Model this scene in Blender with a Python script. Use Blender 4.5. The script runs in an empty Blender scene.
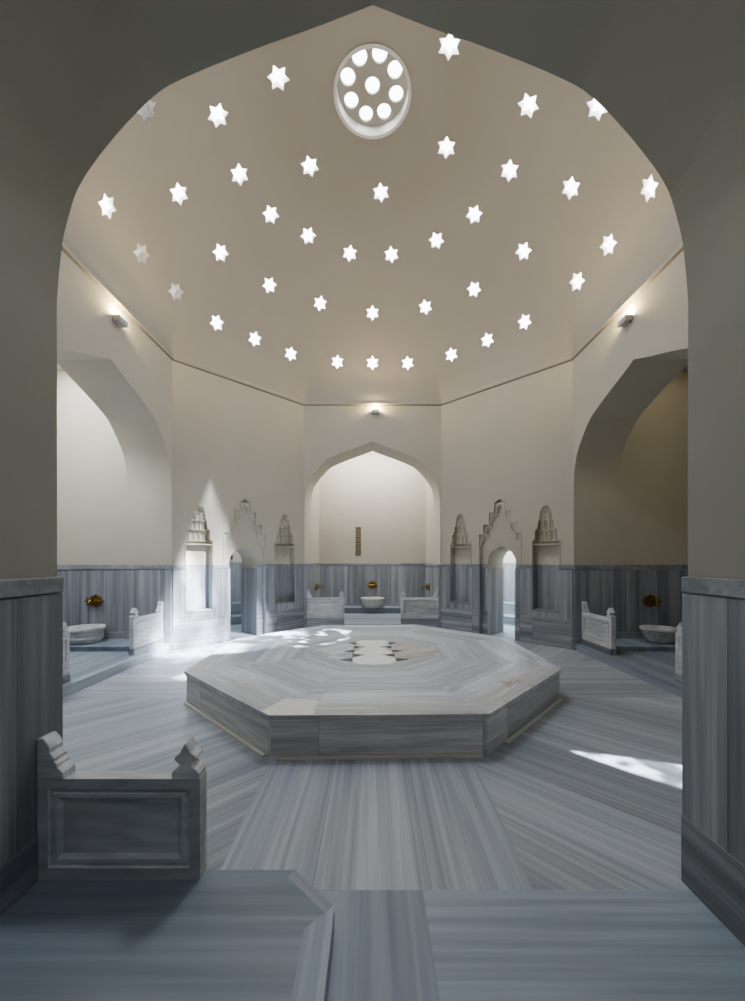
import bpy, bmesh, math, random
from mathutils import Vector, Matrix
from mathutils.geometry import tessellate_polygon
random.seed(7)
C = bpy.context.scene.collection
PI = math.pi
R = math.radians

# ------------------------------------------------------------------ dimensions
A = 3.6            # half width of the octagonal hall
B = 1.6            # half length of its sides
YF = -3.35         # front wall plane
T = 0.79           # arch wall thickness
ND = 2.06          # depth of the side alcoves from the hall wall
AW = 1.573         # arch half width
ZS, ZA = 2.67, 4.37
ZD = 1.52          # top of the marble dado
ZC = 5.30          # top of the walls, foot of the dome
ZT = 0.12          # alcove floor height

# ------------------------------------------------------------------ materials
def new_mat(name):
    m = bpy.data.materials.new(name); m.use_nodes = True
    nt = m.node_tree
    return m, nt, nt.nodes['Principled BSDF']

def N(nt, t, **kw):
    n = nt.nodes.new(t)
    for k, v in kw.items(): setattr(n, k, v)
    return n

def ramp(nt, stops):
    r = N(nt, 'ShaderNodeValToRGB'); e = r.color_ramp.elements
    e[0].position, e[0].color = stops[0][0], (*stops[0][1], 1)
    e[1].position, e[1].color = stops[1][0], (*stops[1][1], 1)
    for p, c in stops[2:]:
        x = e.new(p); x.color = (*c, 1)
    return r

AX = {'x': (0, 0, 0), 'y': (0, 0, -PI/2), 'z': (0, PI/2, 0)}

def marble(name, dark, mid, light, along='z', slab=(1e4, 1e4, 1e4), f=5.0, rough=.45, stretch=.05, joint=.5, stain=0, ctr=0.0):
    m, nt, b = new_mat(name)
    L = nt.links.new
    tc = N(nt, 'ShaderNodeTexCoord')
    mp = N(nt, 'ShaderNodeMapping')
    mp.inputs['Rotation'].default_value = AX[along] if isinstance(along, str) else (0, 0, -along)
    L(tc.outputs['Object'], mp.inputs['Vector'])
    dv = N(nt, 'ShaderNodeVectorMath', operation='DIVIDE'); dv.inputs[1].default_value = slab
    L(mp.outputs[0], dv.inputs[0])
    ad = N(nt, 'ShaderNodeVectorMath', operation='ADD'); ad.inputs[1].default_value = (.37, .5, .43)
    L(dv.outputs[0], ad.inputs[0])
    fl = N(nt, 'ShaderNodeVectorMath', operation='FLOOR'); L(ad.outputs[0], fl.inputs[0])
    oi = N(nt, 'ShaderNodeObjectInfo')
    wn = N(nt, 'ShaderNodeTexWhiteNoise', noise_dimensions='4D')
    L(fl.outputs[0], wn.inputs['Vector']); L(oi.outputs['Random'], wn.inputs['W'])
    off = N(nt, 'ShaderNodeVectorMath', operation='SCALE'); off.inputs['Scale'].default_value = 37.0
    L(wn.outputs['Color'], off.inputs[0])
    sc = N(nt, 'ShaderNodeVectorMath', operation='MULTIPLY'); sc.inputs[1].default_value = (f*stretch, f, f)
    L(mp.outputs[0], sc.inputs[0])
    sm = N(nt, 'ShaderNodeVectorMath', operation='ADD'); L(sc.outputs[0], sm.inputs[0]); L(off.outputs[0], sm.inputs[1])
    n1 = N(nt, 'ShaderNodeTexNoise'); n1.inputs['Scale'].default_value = 1; n1.inputs['Detail'].default_value = 6
    n1.inputs['Roughness'].default_value = .62; n1.inputs['Distortion'].default_value = .35
    L(sm.outputs[0], n1.inputs['Vector'])
    rp = ramp(nt, [(.30, dark), (.72, light), (.44, [d*.55+c*.45 for d, c in zip(dark, mid)]), (.53, mid)])
    L(n1.outputs['Fac'], rp.inputs[0])
    n2 = N(nt, 'ShaderNodeTexNoise'); n2.inputs['Scale'].default_value = 5.5; n2.inputs['Detail'].default_value = 3
    L(sm.outputs[0], n2.inputs['Vector'])
    r2 = ramp(nt, [(.36, (.72,)*3), (.62, (1.06,)*3)])
    L(n2.outputs['Fac'], r2.inputs[0])
    mx = N(nt, 'ShaderNodeMix', data_type='RGBA', blend_type='MULTIPLY'); mx.inputs[0].default_value = .7
    L(rp.outputs[0], mx.inputs[6]); L(r2.outputs[0], mx.inputs[7])
    # slab to slab brightness
    mr = N(nt, 'ShaderNodeMapRange'); mr.inputs[3].default_value = .84; mr.inputs[4].default_value = 1.13
    L(wn.outputs['Value'], mr.inputs[0])
    # joints
    fr = N(nt, 'ShaderNodeVectorMath', operation='FRACTION'); L(ad.outputs[0], fr.inputs[0])
    sp = N(nt, 'ShaderNodeSeparateXYZ'); L(fr.outputs[0], sp.inputs[0])
    cur = mr.outputs[0]
    for i in range(3):
        if slab[i] > 100: continue
        lt = N(nt, 'ShaderNodeMath', operation='GREATER_THAN'); lt.inputs[1].default_value = .005/slab[i]
        L(sp.outputs[i], lt.inputs[0])
        m2 = N(nt, 'ShaderNodeMapRange'); m2.inputs[3].default_value = joint; m2.inputs[4].default_value = 1
        L(lt.outputs[0], m2.inputs[0])
        mm = N(nt, 'ShaderNodeMath', operation='MULTIPLY'); L(cur, mm.inputs[0]); L(m2.outputs[0], mm.inputs[1]); cur = mm.outputs[0]
    sc2 = N(nt, 'ShaderNodeVectorMath', operation='SCALE')
    L(mx.outputs[2], sc2.inputs[0]); L(cur, sc2.inputs['Scale'])
    out = sc2.outputs[0]
    if stain:
        n3 = N(nt, 'ShaderNodeTexNoise'); n3.inputs['Scale'].default_value = 3.2; n3.inputs['Detail'].default_value = 7; n3.inputs['Roughness'].default_value = .7
        L(tc.outputs['Object'], n3.inputs['Vector'])
        r3 = ramp(nt, [(.585, (0, 0, 0)), (.66, (1, 1, 1))]); L(n3.outputs['Fac'], r3.inputs[0])
        m3 = N(nt, 'ShaderNodeMix', data_type='RGBA'); m3.inputs[7].default_value = (.30, .17, .07, 1)
        ms = N(nt, 'ShaderNodeMath', operation='MULTIPLY'); ms.inputs[1].default_value = stain
        L(r3.outputs[0], ms.inputs[0]); L(ms.outputs[0], m3.inputs[0]); L(out, m3.inputs[6]); out = m3.outputs[2]
    L(out, b.inputs['Base Color'])
    b.inputs['Roughness'].default_value = rough
    b.inputs['Specular IOR Level'].default_value = .35
    return m

def plain(name, col, rough=.6, metal=0, var=.06, scale=2.0, bump=0):
    m, nt, b = new_mat(name); L = nt.links.new
    tc = N(nt, 'ShaderNodeTexCoord')
    n = N(nt, 'ShaderNodeTexNoise'); n.inputs['Scale'].default_value = scale; n.inputs['Detail'].default_value = 5
    L(tc.outputs['Object'], n.inputs['Vector'])
    r = ramp(nt, [(.3, [c*(1-var) for c in col]), (.7, [min(1, c*(1+var)) for c in col])])
    L(n.outputs['Fac'], r.inputs[0]); L(r.outputs[0], b.inputs['Base Color'])
    b.inputs['Roughness'].default_value = rough; b.inputs['Metallic'].default_value = metal
    if bump:
        bp = N(nt, 'ShaderNodeBump'); bp.inputs['Strength'].default_value = bump; bp.inputs['Distance'].default_value = .01
        n2 = N(nt, 'ShaderNodeTexNoise'); n2.inputs['Scale'].default_value = 40
        L(tc.outputs['Object'], n2.inputs['Vector']); L(n2.outputs['Fac'], bp.inputs['Height']); L(bp.outputs[0], b.inputs['Normal'])
    return m

def glow(name, col, s):
    m, nt, b = new_mat(name)
    b.inputs['Base Color'].default_value = (*col, 1); b.inputs['Roughness'].default_value = .4
    tc = N(nt, 'ShaderNodeTexCoord'); n = N(nt, 'ShaderNodeTexNoise'); n.inputs['Scale'].default_value = 3
    nt.links.new(tc.outputs['Object'], n.inputs['Vector'])
    r = ramp(nt, [(.3, [c*.93 for c in col]), (.7, col)])
    nt.links.new(n.outputs['Fac'], r.inputs[0]); nt.links.new(r.outputs[0], b.inputs['Emission Color'])
    b.inputs['Emission Strength'].default_value = s
    return m

DK, MD, LT = (.175, .185, .21), (.36, .37, .40), (.60, .61, .64)
M = {}
M['plaster'] = plain('plaster_warm', (.42, .39, .322), .85, var=.03, scale=1.2)
M['dome'] = plain('plaster_dome', (.36, .327, .277), .85, var=.02, scale=1.0)
M['cornice'] = plain('plaster_cornice_shadow', (.17, .155, .125), .85, var=.03)  # cornice underside darkened to paint in the shadow below its lip
M['shade'] = plain('plaster_painted_shade', (.29, .28, .24), .9, var=.03)  # wall plaster darkened so the front arch carries its shade in the colour
M['stone'] = plain('carved_stone', (.52, .485, .40), .75, var=.08, scale=6, bump=.1)
M['dado'] = marble('marble_vertical', (.15, .162, .187), (.26, .276, .31), (.43, .452, .49), 'z', (1e4, .62, 1e4), 6, stretch=.03)
M['dado_s'] = marble('marble_vertical_side', (.15, .162, .187), (.26, .276, .31), (.43, .452, .49), 'z', (1e4, 1e4, .62), 6, stretch=.03)
M['band'] = marble('marble_horizontal', (.13, .145, .175), (.25, .265, .30), (.44, .465, .51), 'x', (1.3, 1e4, 1e4), 7, stretch=.03)
M['cap'] = marble('marble_cap', (.16, .175, .205), (.24, .26, .295), (.34, .36, .40), 'x', (1.5, 1e4, 1e4), 5)
FD, FM, FL = (.235, .262, .31), (.335, .365, .415), (.445, .475, .525)
for k, a in (('f0', 0), ('f90', PI/2), ('f45', PI/4), ('f135', -PI/4)):
    M[k] = marble('marble_floor_'+k, FD, FM, FL, a, (2.9, .58, 1e4), 7.0, rough=.38, stretch=.02, joint=.7)
PD, PM, PL = (.35, .40, .475), (.52, .575, .66), (.71, .77, .855)
for k, a in (('p0', 0), ('p90', PI/2), ('p45', PI/4), ('p135', -PI/4)):
    M[k] = marble('marble_top_'+k, PD, PM, PL, a, (1.4, .42, 1e4), 7, rough=.35, stretch=.05, joint=.72)
    M[k+'e'] = marble('marble_border_'+k, (.42, .43, .455), (.58, .595, .63), (.78, .79, .82), a, (1.5, 1e4, 1e4), 8, rough=.42, stretch=.06, joint=.7, stain=.75)
for k, a in (('x', 0), ('y', PI/2)):
    M['b'+k] = marble('marble_blue_'+k, (.165, .205, .255), (.255, .305, .37), (.385, .435, .505), a, (1e4, 1e4, 1e4), 4.2, rough=.42, stretch=.03, joint=.7)
M['panel'] = marble('marble_panel', (.40, .415, .45), (.54, .555, .59), (.70, .715, .74), 'x', (1e4,)*3, 4, stretch=.22, rough=.5)
M['basin'] = marble('marble_basin', (.33, .34, .35), (.52, .53, .53), (.72, .72, .71), 'x', (1e4,)*3, 5, stretch=.3, rough=.4)
M['side'] = marble('marble_plinth', (.42, .42, .42), (.58, .575, .57), (.75, .745, .73), 'x', (1.35, 1e4, 1e4), 9, stretch=.05, joint=.45)
M['white'] = plain('marble_white', (.80, .79, .77), .35, var=.06, scale=7)
M['black'] = plain('slate_dark', (.012, .014, .018), .4, var=.1)
M['beige'] = plain('stone_strip', (.55, .53, .47), .6, var=.1)
M['brass'] = plain('aged_brass', (.21, .135, .028), .38, 1, var=.3, scale=14)
M['lampbody'] = plain('grey_metal', (.42, .42, .42), .5, .3)
M['lampglass'] = glow('warm_lamp_glass', (1, .86, .58), 9)
M['sky'] = glow('daylit_glass', (.95, .98, 1), 16)
M['brick'] = None
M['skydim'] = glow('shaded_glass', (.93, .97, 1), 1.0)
M['darkmetal'] = plain('dark_metal', (.03, .03, .03), .5)

def brick_mat():
    m, nt, b = new_mat('old_brick'); L = nt.links.new
    tc = N(nt, 'ShaderNodeTexCoord'); mp = N(nt, 'ShaderNodeMapping'); mp.inputs['Rotation'].default_value = (PI/2, 0, 0)
    L(tc.outputs['Object'], mp.inputs['Vector'])
    br = N(nt, 'ShaderNodeTexBrick')
    br.inputs['Color1'].default_value = (.11, .055, .03, 1); br.inputs['Color2'].default_value = (.07, .05, .028, 1)
    br.inputs['Mortar'].default_value = (.16, .14, .10, 1)
    br.inputs['Scale'].default_value = 1; br.inputs['Mortar Size'].default_value = .012
    br.inputs['Brick Width'].default_value = .2; br.inputs['Row Height'].default_value = .07
    L(mp.outputs[0], br.inputs['Vector']); L(br.outputs[0], b.inputs['Base Color']); b.inputs['Roughness'].default_value = .9
    return m
M['brick'] = brick_mat()

# ------------------------------------------------------------------ mesh helpers
class MB:
    def __init__(s): s.v, s.f, s.m, s.mats = [], [], [], []
    def mi(s, mat):
        if mat not in s.mats: s.mats.append(mat)
        return s.mats.index(mat)
    def add(s, vs, fs, mat):
        o = len(s.v); k = s.mi(mat)
        s.v += [tuple(p) for p in vs]
        for f in fs: s.f.append([o+i for i in f]); s.m.append(k)
        return s
    def box(s, x0, x1, y0, y1, z0, z1, mat):
        vs = [(x, y, z) for x in (x0, x1) for y in (y0, y1) for z in (z0, z1)]
        return s.add(vs, [(0,1,3,2),(4,6,7,5),(0,4,5,1),(2,3,7,6),(0,2,6,4),(1,5,7,3)], mat)
    def prism(s, loops, d0, d1, mat, side=None, ax='xz'):
        """outline (first loop) with holes, extruded along the third axis from d0 to d1"""
        P = (lambda a, b, d: (a, d, b)) if ax == 'xz' else (lambda a, b, d: (a, b, d)) if ax == 'xy' else (lambda a, b, d: (d, a, b))
        tris = tessellate_polygon([[Vector((a, b, 0)) for a, b in l] for l in loops])
        flat = [p for l in loops for p in l]; n = len(flat)
        s.add([P(a, b, d0) for a, b in flat] + [P(a, b, d1) for a, b in flat],
              [tuple(t) for t in tris] + [tuple(n+i for i in t[::-1]) for t in tris], mat)
        for l in loops:
            k = len(l)
            s.add([P(a, b, d0) for a, b in l] + [P(a, b, d1) for a, b in l],
                  [(i, (i+1) % k, k+(i+1) % k, k+i) for i in range(k)], side or mat)
        return s
    def lathe(s, prof, mat, n=40, c=(0, 0, 0), sx=1, sy=1):
        vs = [(c[0]+r*math.cos(2*PI*i/n)*sx, c[1]+r*math.sin(2*PI*i/n)*sy, c[2]+z) for r, z in prof for i in range(n)]
        fs = [(j*n+i, j*n+(i+1) % n, (j+1)*n+(i+1) % n, (j+1)*n+i) for j in range(len(prof)-1) for i in range(n)]
        return s.add(vs, fs, mat)
    def tube(s, pts, r, mat, n=10):
        pts = [Vector(p) for p in pts]; rs = r if isinstance(r, (list, tuple)) else [r]*len(pts)
        vs = []
        for i, p in enumerate(pts):
            d = (pts[min(i+1, len(pts)-1)]-pts[max(i-1, 0)]).normalized()
            u = d.orthogonal().normalized() if abs(d.z) < .9 else Vector((1, 0, 0)).cross(d).normalized()
            if abs(d.z) < .9: u = d.cross(Vector((0, 0, 1))).normalized()
            w = d.cross(u)
            vs += [p+rs[i]*(u*math.cos(2*PI*k/n)+w*math.sin(2*PI*k/n)) for k in range(n)]
        fs = [(j*n+i, j*n+(i+1) % n, (j+1)*n+(i+1) % n, (j+1)*n+i) for j in range(len(pts)-1) for i in range(n)]
        fs += [tuple(range(n)), tuple(range((len(pts)-1)*n, len(pts)*n))]
        return s.add(vs, fs, mat)
    def mesh(s, name, weld=True):
        me = bpy.data.meshes.new(name); me.from_pydata(s.v, [], s.f)
        for m in s.mats: me.materials.append(m)
        for p, k in zip(me.polygons, s.m): p.material_index = k
        bm = bmesh.new(); bm.from_mesh(me)
        if weld: bmesh.ops.remove_doubles(bm, verts=bm.verts, dist=1e-5)
        bmesh.ops.recalc_face_normals(bm, faces=bm.faces)
        bm.to_mesh(me); bm.free()
        return me
    def build(s, name, parent=None, mw=None, smooth=False, bevel=0, weld=True):
        me = s.mesh(name, weld)
        if smooth:
            me.polygons.foreach_set('use_smooth', [True]*len(me.polygons)); me.set_sharp_from_angle(angle=R(38))
        o = bpy.data.objects.new(name, me); C.objects.link(o)
        if parent: o.parent = parent
        if mw is not None: o.matrix_world = mw if not parent else o.matrix_world
        if bevel:
            b = o.modifiers.new('edge', 'BEVEL'); b.width = bevel; b.segments = 2; b.limit_method = 'ANGLE'; b.angle_limit = R(40)
        return o

def frame(p0, p1):
    """local frame of a wall seen from inside: x to the right, y outwards, z up"""
    p0, p1 = Vector((*p0, 0)), Vector((*p1, 0))
    x = (p1-p0).normalized(); z = Vector((0, 0, 1)); y = z.cross(x)
    m = Matrix.Identity(4)
    for i in range(3): m[i][0], m[i][1], m[i][2], m[i][3] = x[i], y[i], z[i], p0[i]
    return m, (p1-p0).length

def struct(o): o['kind'] = 'structure'; return o
def tag(o, label, cat, group=None):
    o['label'] = label; o['category'] = cat
    if group: o['group'] = group
    return o
def empty(name, mw, label=None, cat=None, group=None):
    o = bpy.data.objects.new(name, None); C.objects.link(o); o.matrix_world = mw; o.empty_display_size = .1
    if label: tag(o, label, cat, group)
    return o
def dup(src, mw, label, group=None):
    r = src.copy(); C.objects.link(r); r.matrix_world = mw; r['label'] = label
    if group: r['group'] = group
    for ch in list(src.children):
        c = ch.copy(); C.objects.link(c); c.parent = r
        for g in list(ch.children):
            d = g.copy(); C.objects.link(d); d.parent = c
    return r
def at(x, y, z=0, rz=0): return Matrix.Translation((x, y, z)) @ Matrix.Rotation(rz, 4, 'Z')

# ------------------------------------------------------------------ arch outlines
ARCH = [(1, .142), (.987, .294), (.968, .392), (.927, .51), (.829, .646), (.70, .782), (.598, .845), (.38, .934), (.18, 1.006), (0, 1.076)]
def spline(pts, k=5):
    out = []
    for i in range(len(pts)-1):
        p0, p1, p2, p3 = pts[max(i-1, 0)], pts[i], pts[i+1], pts[min(i+2, len(pts)-1)]
        for j in range(k):
            t = j/k
            out.append(tuple(.5*(2*b+(c-a)*t+(2*a-5*b+4*c-d)*t*t+(3*b-a-3*c+d)*t**3) for a, b, c, d in zip(p0, p1, p2, p3)))
    return out+[pts[-1]]
def arch_pts(cx, hw, zs, za):
    """from the left spring over the apex to the right spring"""
    s = (za-zs)/1.076
    half = spline([(1, 0)]+ARCH)
    return [(cx-u*hw, zs+v*s) for u, v in half] + [(cx+u*hw, zs+v*s) for u, v in half[-2::-1]]

# ------------------------------------------------------------------ walls
PTS = [(-B, YF), (-A, -B), (-A, B), (-B, A), (B, A), (A, B), (A, -B), (B, YF)]
WALLS = {'front_left': (0, 1), 'left': (1, 2), 'back_left': (2, 3), 'back': (3, 4), 'back_right': (4, 5), 'right': (5, 6), 'front_right': (6, 7), 'front': (7, 0)}
FR = {k: frame(PTS[a], PTS[b]) for k, (a, b) in WALLS.items()}

def dado_boxes(spans, parent, zpl=.33, t=.025, y=0.0, front=-1):
    """panels, plinth and cap over x spans (x0, x1, ztop) on the plane y"""
    d, p, c = MB(), MB(), MB()
    for x0, x1, zt in spans:
        ya, yb = (y-t, y) if front < 0 else (y, y+t)
        d.box(x0, x1, ya, yb, zpl, min(zt, ZD-.085), M['dado'])
        p.box(x0, x1, ya-.004*(front < 0), yb+.004*(front > 0), 0, zpl, M['band'])
        if zt >= ZD: c.box(x0, x1, ya-.008*(front < 0), yb+.008*(front > 0), ZD-.08, ZD, M['cap'])
    d.build('marble_dado', parent); p.build('plinth', parent, bevel=.004)
    if c.v: c.build('dado_cap', parent, bevel=.008)

def arch_wall(name):
    mw, L = FR[name]; c = L/2
    a = arch_pts(c, AW, ZS, ZA)
    loop = [(0, 0), (c-AW, 0)] + a + [(c+AW, 0), (L, 0), (L, ZC), (0, ZC)]
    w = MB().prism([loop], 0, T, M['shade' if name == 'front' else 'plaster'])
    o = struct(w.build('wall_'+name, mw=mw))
    return o, mw, L

def alcove(name, wall, mw, L, floor_mats, zf, nd, zpl):
    """room behind the arch: side walls, back wall, ceiling, floor, marble lining"""
    c = L/2; x0, x1 = c-AW, c+AW; H = 5.0
    s = MB()
    s.box(x0-.12, x0, T, nd+.1, 0, H, M['plaster']); s.box(x1, x1+.12, T, nd+.1, 0, H, M['plaster'])
    s.box(x0, x1, nd, nd+.1, 0, H, M['plaster'])
    struct(s.build('wall_alcove_'+name, mw=mw))
    k = MB(); k.box(x0-.12, x1+.12, T, nd+.1, H, H+.1, M['plaster']); struct(k.build('ceiling_alcove_'+name, mw=mw))
    # lining
    t = .027
    d, p, q = MB(), MB(), MB()
    for za, zb, mb, e, mm in ((zpl, ZD-.085, d, 0, 'dado'), (0, zpl, p, .004, 'band'), (ZD-.08, ZD, q, .005, 'cap')):
        for xa, xb in ((x0, x0+t+e), (x1-t-e, x1)): mb.box(xa, xb, -.002-e, nd, za, zb, M['dado_s2'] if mm == 'dado' else M['band_s'] if mm == 'band' else M['cap'])
        mb.box(x0+t+e, x1-t-e, nd-t-e, nd, za, zb, M[mm])
        for xa, xb in ((0, x0), (x1, L)): mb.box(xa, xb, -.025-e, 0, za, zb, M[mm])
    d.build('marble_dado', wall); p.build('plinth', wall, bevel=.004); q.build('dado_cap', wall, bevel=.008)
    return x0, x1

M['dado_s2'] = marble('marble_vertical_jamb', (.15, .162, .187), (.26, .276, .31), (.43, .452, .49), 'z', (1e4, 1e4, .62), 6, stretch=.03)
# jamb planes vary along local y: with z-along mapping across axes are (y, -x)
M['dado_s2'] = marble('marble_vertical_jamb', (.15, .162, .187), (.26, .276, .31), (.43, .452, .49), 'z', (1e4, .48, 1e4), 6, stretch=.03)
M['dado'] = marble('marble_vertical', (.15, .162, .187), (.26, .276, .31), (.43, .452, .49), 'z', (1e4, 1e4, .62), 6, stretch=.03)
M['band_s'] = marble('marble_horizontal_jamb', (.13, .145, .175), (.25, .265, .30), (.44, .465, .51), 'y', (1.3, 1e4, 1e4), 7, stretch=.03)

for nm in ('back', 'left', 'right', 'front'):
    w, mw, L = arch_wall(nm)
    nd = 2.3 if nm == 'front' else 2.4 if nm == 'back' else ND
    alcove(nm, w, mw, L, None, 0, nd, .33)

# plain front diagonals
for nm in ('front_left', 'front_right'):
    mw, L = FR[nm]
    o = struct(MB().box(0, L, 0, .3, 0, ZC, M['plaster']).build('wall_'+nm, mw=mw))
    dado_boxes([(0, L, ZD)], o)

# diagonal walls with portal and niches (positions measured from the far corner)
def stepped(c, pw):
    r = [(pw, 0), (pw, 2.15), (.35, 2.15), (.35, 2.36), (.22, 2.36), (.22, 2.61), (.10, 2.61), (.10, 2.80)]
    return [(c-x, z) for x, z in r] + [(c, 2.87)] + [(c+x, z) for x, z in r[::-1]]
def diag(nm, flip):
    mw, L = FR[nm]
    X = (lambda s: L-s) if flip else (lambda s: s)
    def span(a, b): return (min(X(a), X(b)), max(X(a), X(b)))
    n1, n2, dr, po = span(.25, .76), span(2.11, 2.60), span(1.12, 1.735), span(.978, 1.876)
    outer = [(0, 0)] + stepped((po[0]+po[1])/2, (po[1]-po[0])/2) + [(L, 0), (L, ZC), (0, ZC)]
    def hood(n):
        c = (n[0]+n[1])/2; w = (n[1]-n[0])/2
        l = [(c-w, .66), (c+w, .66), (c+w, 1.98), (c+.84*w, 2.0), (c+.82*w, 2.18), (c+.64*w, 2.21), (c+.57*w, 2.36), (c+.46*w, 2.39)]
        top = [(c+.46*w*math.cos(t), 2.44+.20*math.sin(t)) for t in [PI*i/12 for i in range(13)]]
        return l + top + [(c-.46*w, 2.39), (c-.57*w, 2.36), (c-.64*w, 2.21), (c-.82*w, 2.18), (c-.84*w, 2.0), (c-w, 1.98)]
    w_ = MB().prism([outer, hood(n1), hood(n2)], 0, T, M['plaster'])
    o = struct(w_.build('wall_'+nm, mw=mw))
    # dado: boxes left and right of the openings, low pieces under the niches
    xs = sorted([n1, n2, po])
    full, x = [], 0
    for s0, s1 in xs: full.append((x, s0)); x = s1
    full.append((x, L))
    d, p, q = MB(), MB(), MB()
    for x0, x1 in full:
        d.box(x0, x1, -.025, 0, .52, ZD-.085, M['dado']); p.box(x0, x1, -.029, 0, 0, .52, M['band']); q.box(x0, x1, -.035, 0, ZD-.08, ZD, M['cap'])
    for s0, s1 in (n1, n2):
        d.box(s0, s1, -.025, 0, .52, .655, M['dado']); p.box(s0, s1, -.029, 0, 0, .52, M['band'])
    d.build('marble_dado', o); p.build('plinth', o, bevel=.004); q.build('dado_cap', o, bevel=.006)
    return o, mw, L, n1, n2, dr, po

def niche(n, mw, name_label):
    """carved recess: back slab, side reveals in the wall, tiers of hanging stone cells in the hood"""
    c = (n[0]+n[1])/2; w = (n[1]-n[0])/2
    root = empty('wall_niche', mw @ Matrix.Translation((c, 0, .66)), name_label, 'niche', 'carved niches beside the doorways')
    z0 = .66; DN = .17
    b = MB(); b.box(-w-.02, w+.02, DN, DN+.04, 0, ZD-z0, M['dado'])
    b.box(-w, -w+.006, -.02, DN, 0, ZD-z0, M['dado_s2']); b.box(w-.006, w, -.02, DN, 0, ZD-z0, M['dado_s2'])
    b.build('marble_back', root)
    MB().box(-w-.01, w+.01, -.04, DN, -.02, .004, M['cap']).build('sill', root, bevel=.004)
    s = MB(); s.box(-w-.02, w+.02, DN, DN+.04, ZD-z0, 2.02, M['stone']); s.build('upper_back', root)
    # tiers: each row of scalloped cells steps forward and in as it rises
    tiers = [(1.98, 2.19, .98, .11, 5), (2.19, 2.37, .81, .07, 5), (2.37, 2.50, .58, .035, 3)]
    for za, zb, k, yb, cells in tiers:
        m = MB(); ww = w*k; cw = 2*ww/cells
        # face with arched concave cells
        for i in range(cells):
            xa = -ww+i*cw; nseg = 8; cols = []
            for j in range(nseg+1):
                t = j/nseg; x = xa+cw*t; dep = math.sin(PI*t)
                cols.append((x, dep))
            vs, fs = [], []
            rows = [0, .3, .55, .75, .9, 1]
            for r in rows:
                for x, dep in cols:
                    curve = math.sqrt(max(0, 1-r*r))
                    vs.append((x, yb+.055*dep*curve, za-z0+(zb-za)*r))
            q = nseg+1
            for a in range(len(rows)-1):
                for j in range(nseg): fs.append((a*q+j, a*q+j+1, (a+1)*q+j+1, (a+1)*q+j))
            m.add(vs, fs, M['stone'])
        m.box(-ww, ww, yb, DN, zb-z0-.006, zb-z0+.004, M['stone'])
        m.box(-ww, ww, yb-.006, DN, za-z0-.010, za-z0, M['stone'])
        m.build('hanging_tier', root, weld=False)
    # fluted conch at the top
    m = MB(); nf = 5; vs, fs = [], []
    ww = w*.46; cols = 30; rows = 8
    for r in range(rows+1):
        v = r/rows; zz = 2.38-z0+.27*math.sin(v*PI/2); rad = math.cos(v*PI/2)
        for j in range(cols+1):
            t = j/cols; ang = PI*t; fl = 1-.16*abs(math.sin(nf*ang))
            vs.append((-ww*1.05*math.cos(ang)*rad, .01+.13*math.sin(ang)*rad*fl, zz))
    q = cols+1
    for r in range(rows):
        for j in range(cols): fs.append((r*q+j, r*q+j+1, (r+1)*q+j+1, (r+1)*q+j))
    m.add(vs, fs, M['stone']); m.build('fluted_hood', root, weld=False)
    f = MB()   # thin moulding round the rectangular part
    f.box(-w-.018, -w, -.014, .01, ZD-z0, 1.98-z0, M['plaster']); f.box(w, w+.018, -.014, .01, ZD-z0, 1.98-z0, M['plaster'])
    f.box(-w, w, .02, DN, 1.90-z0, 1.915-z0, M['stone'])
    f.build('moulding', root)
    return root

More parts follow.
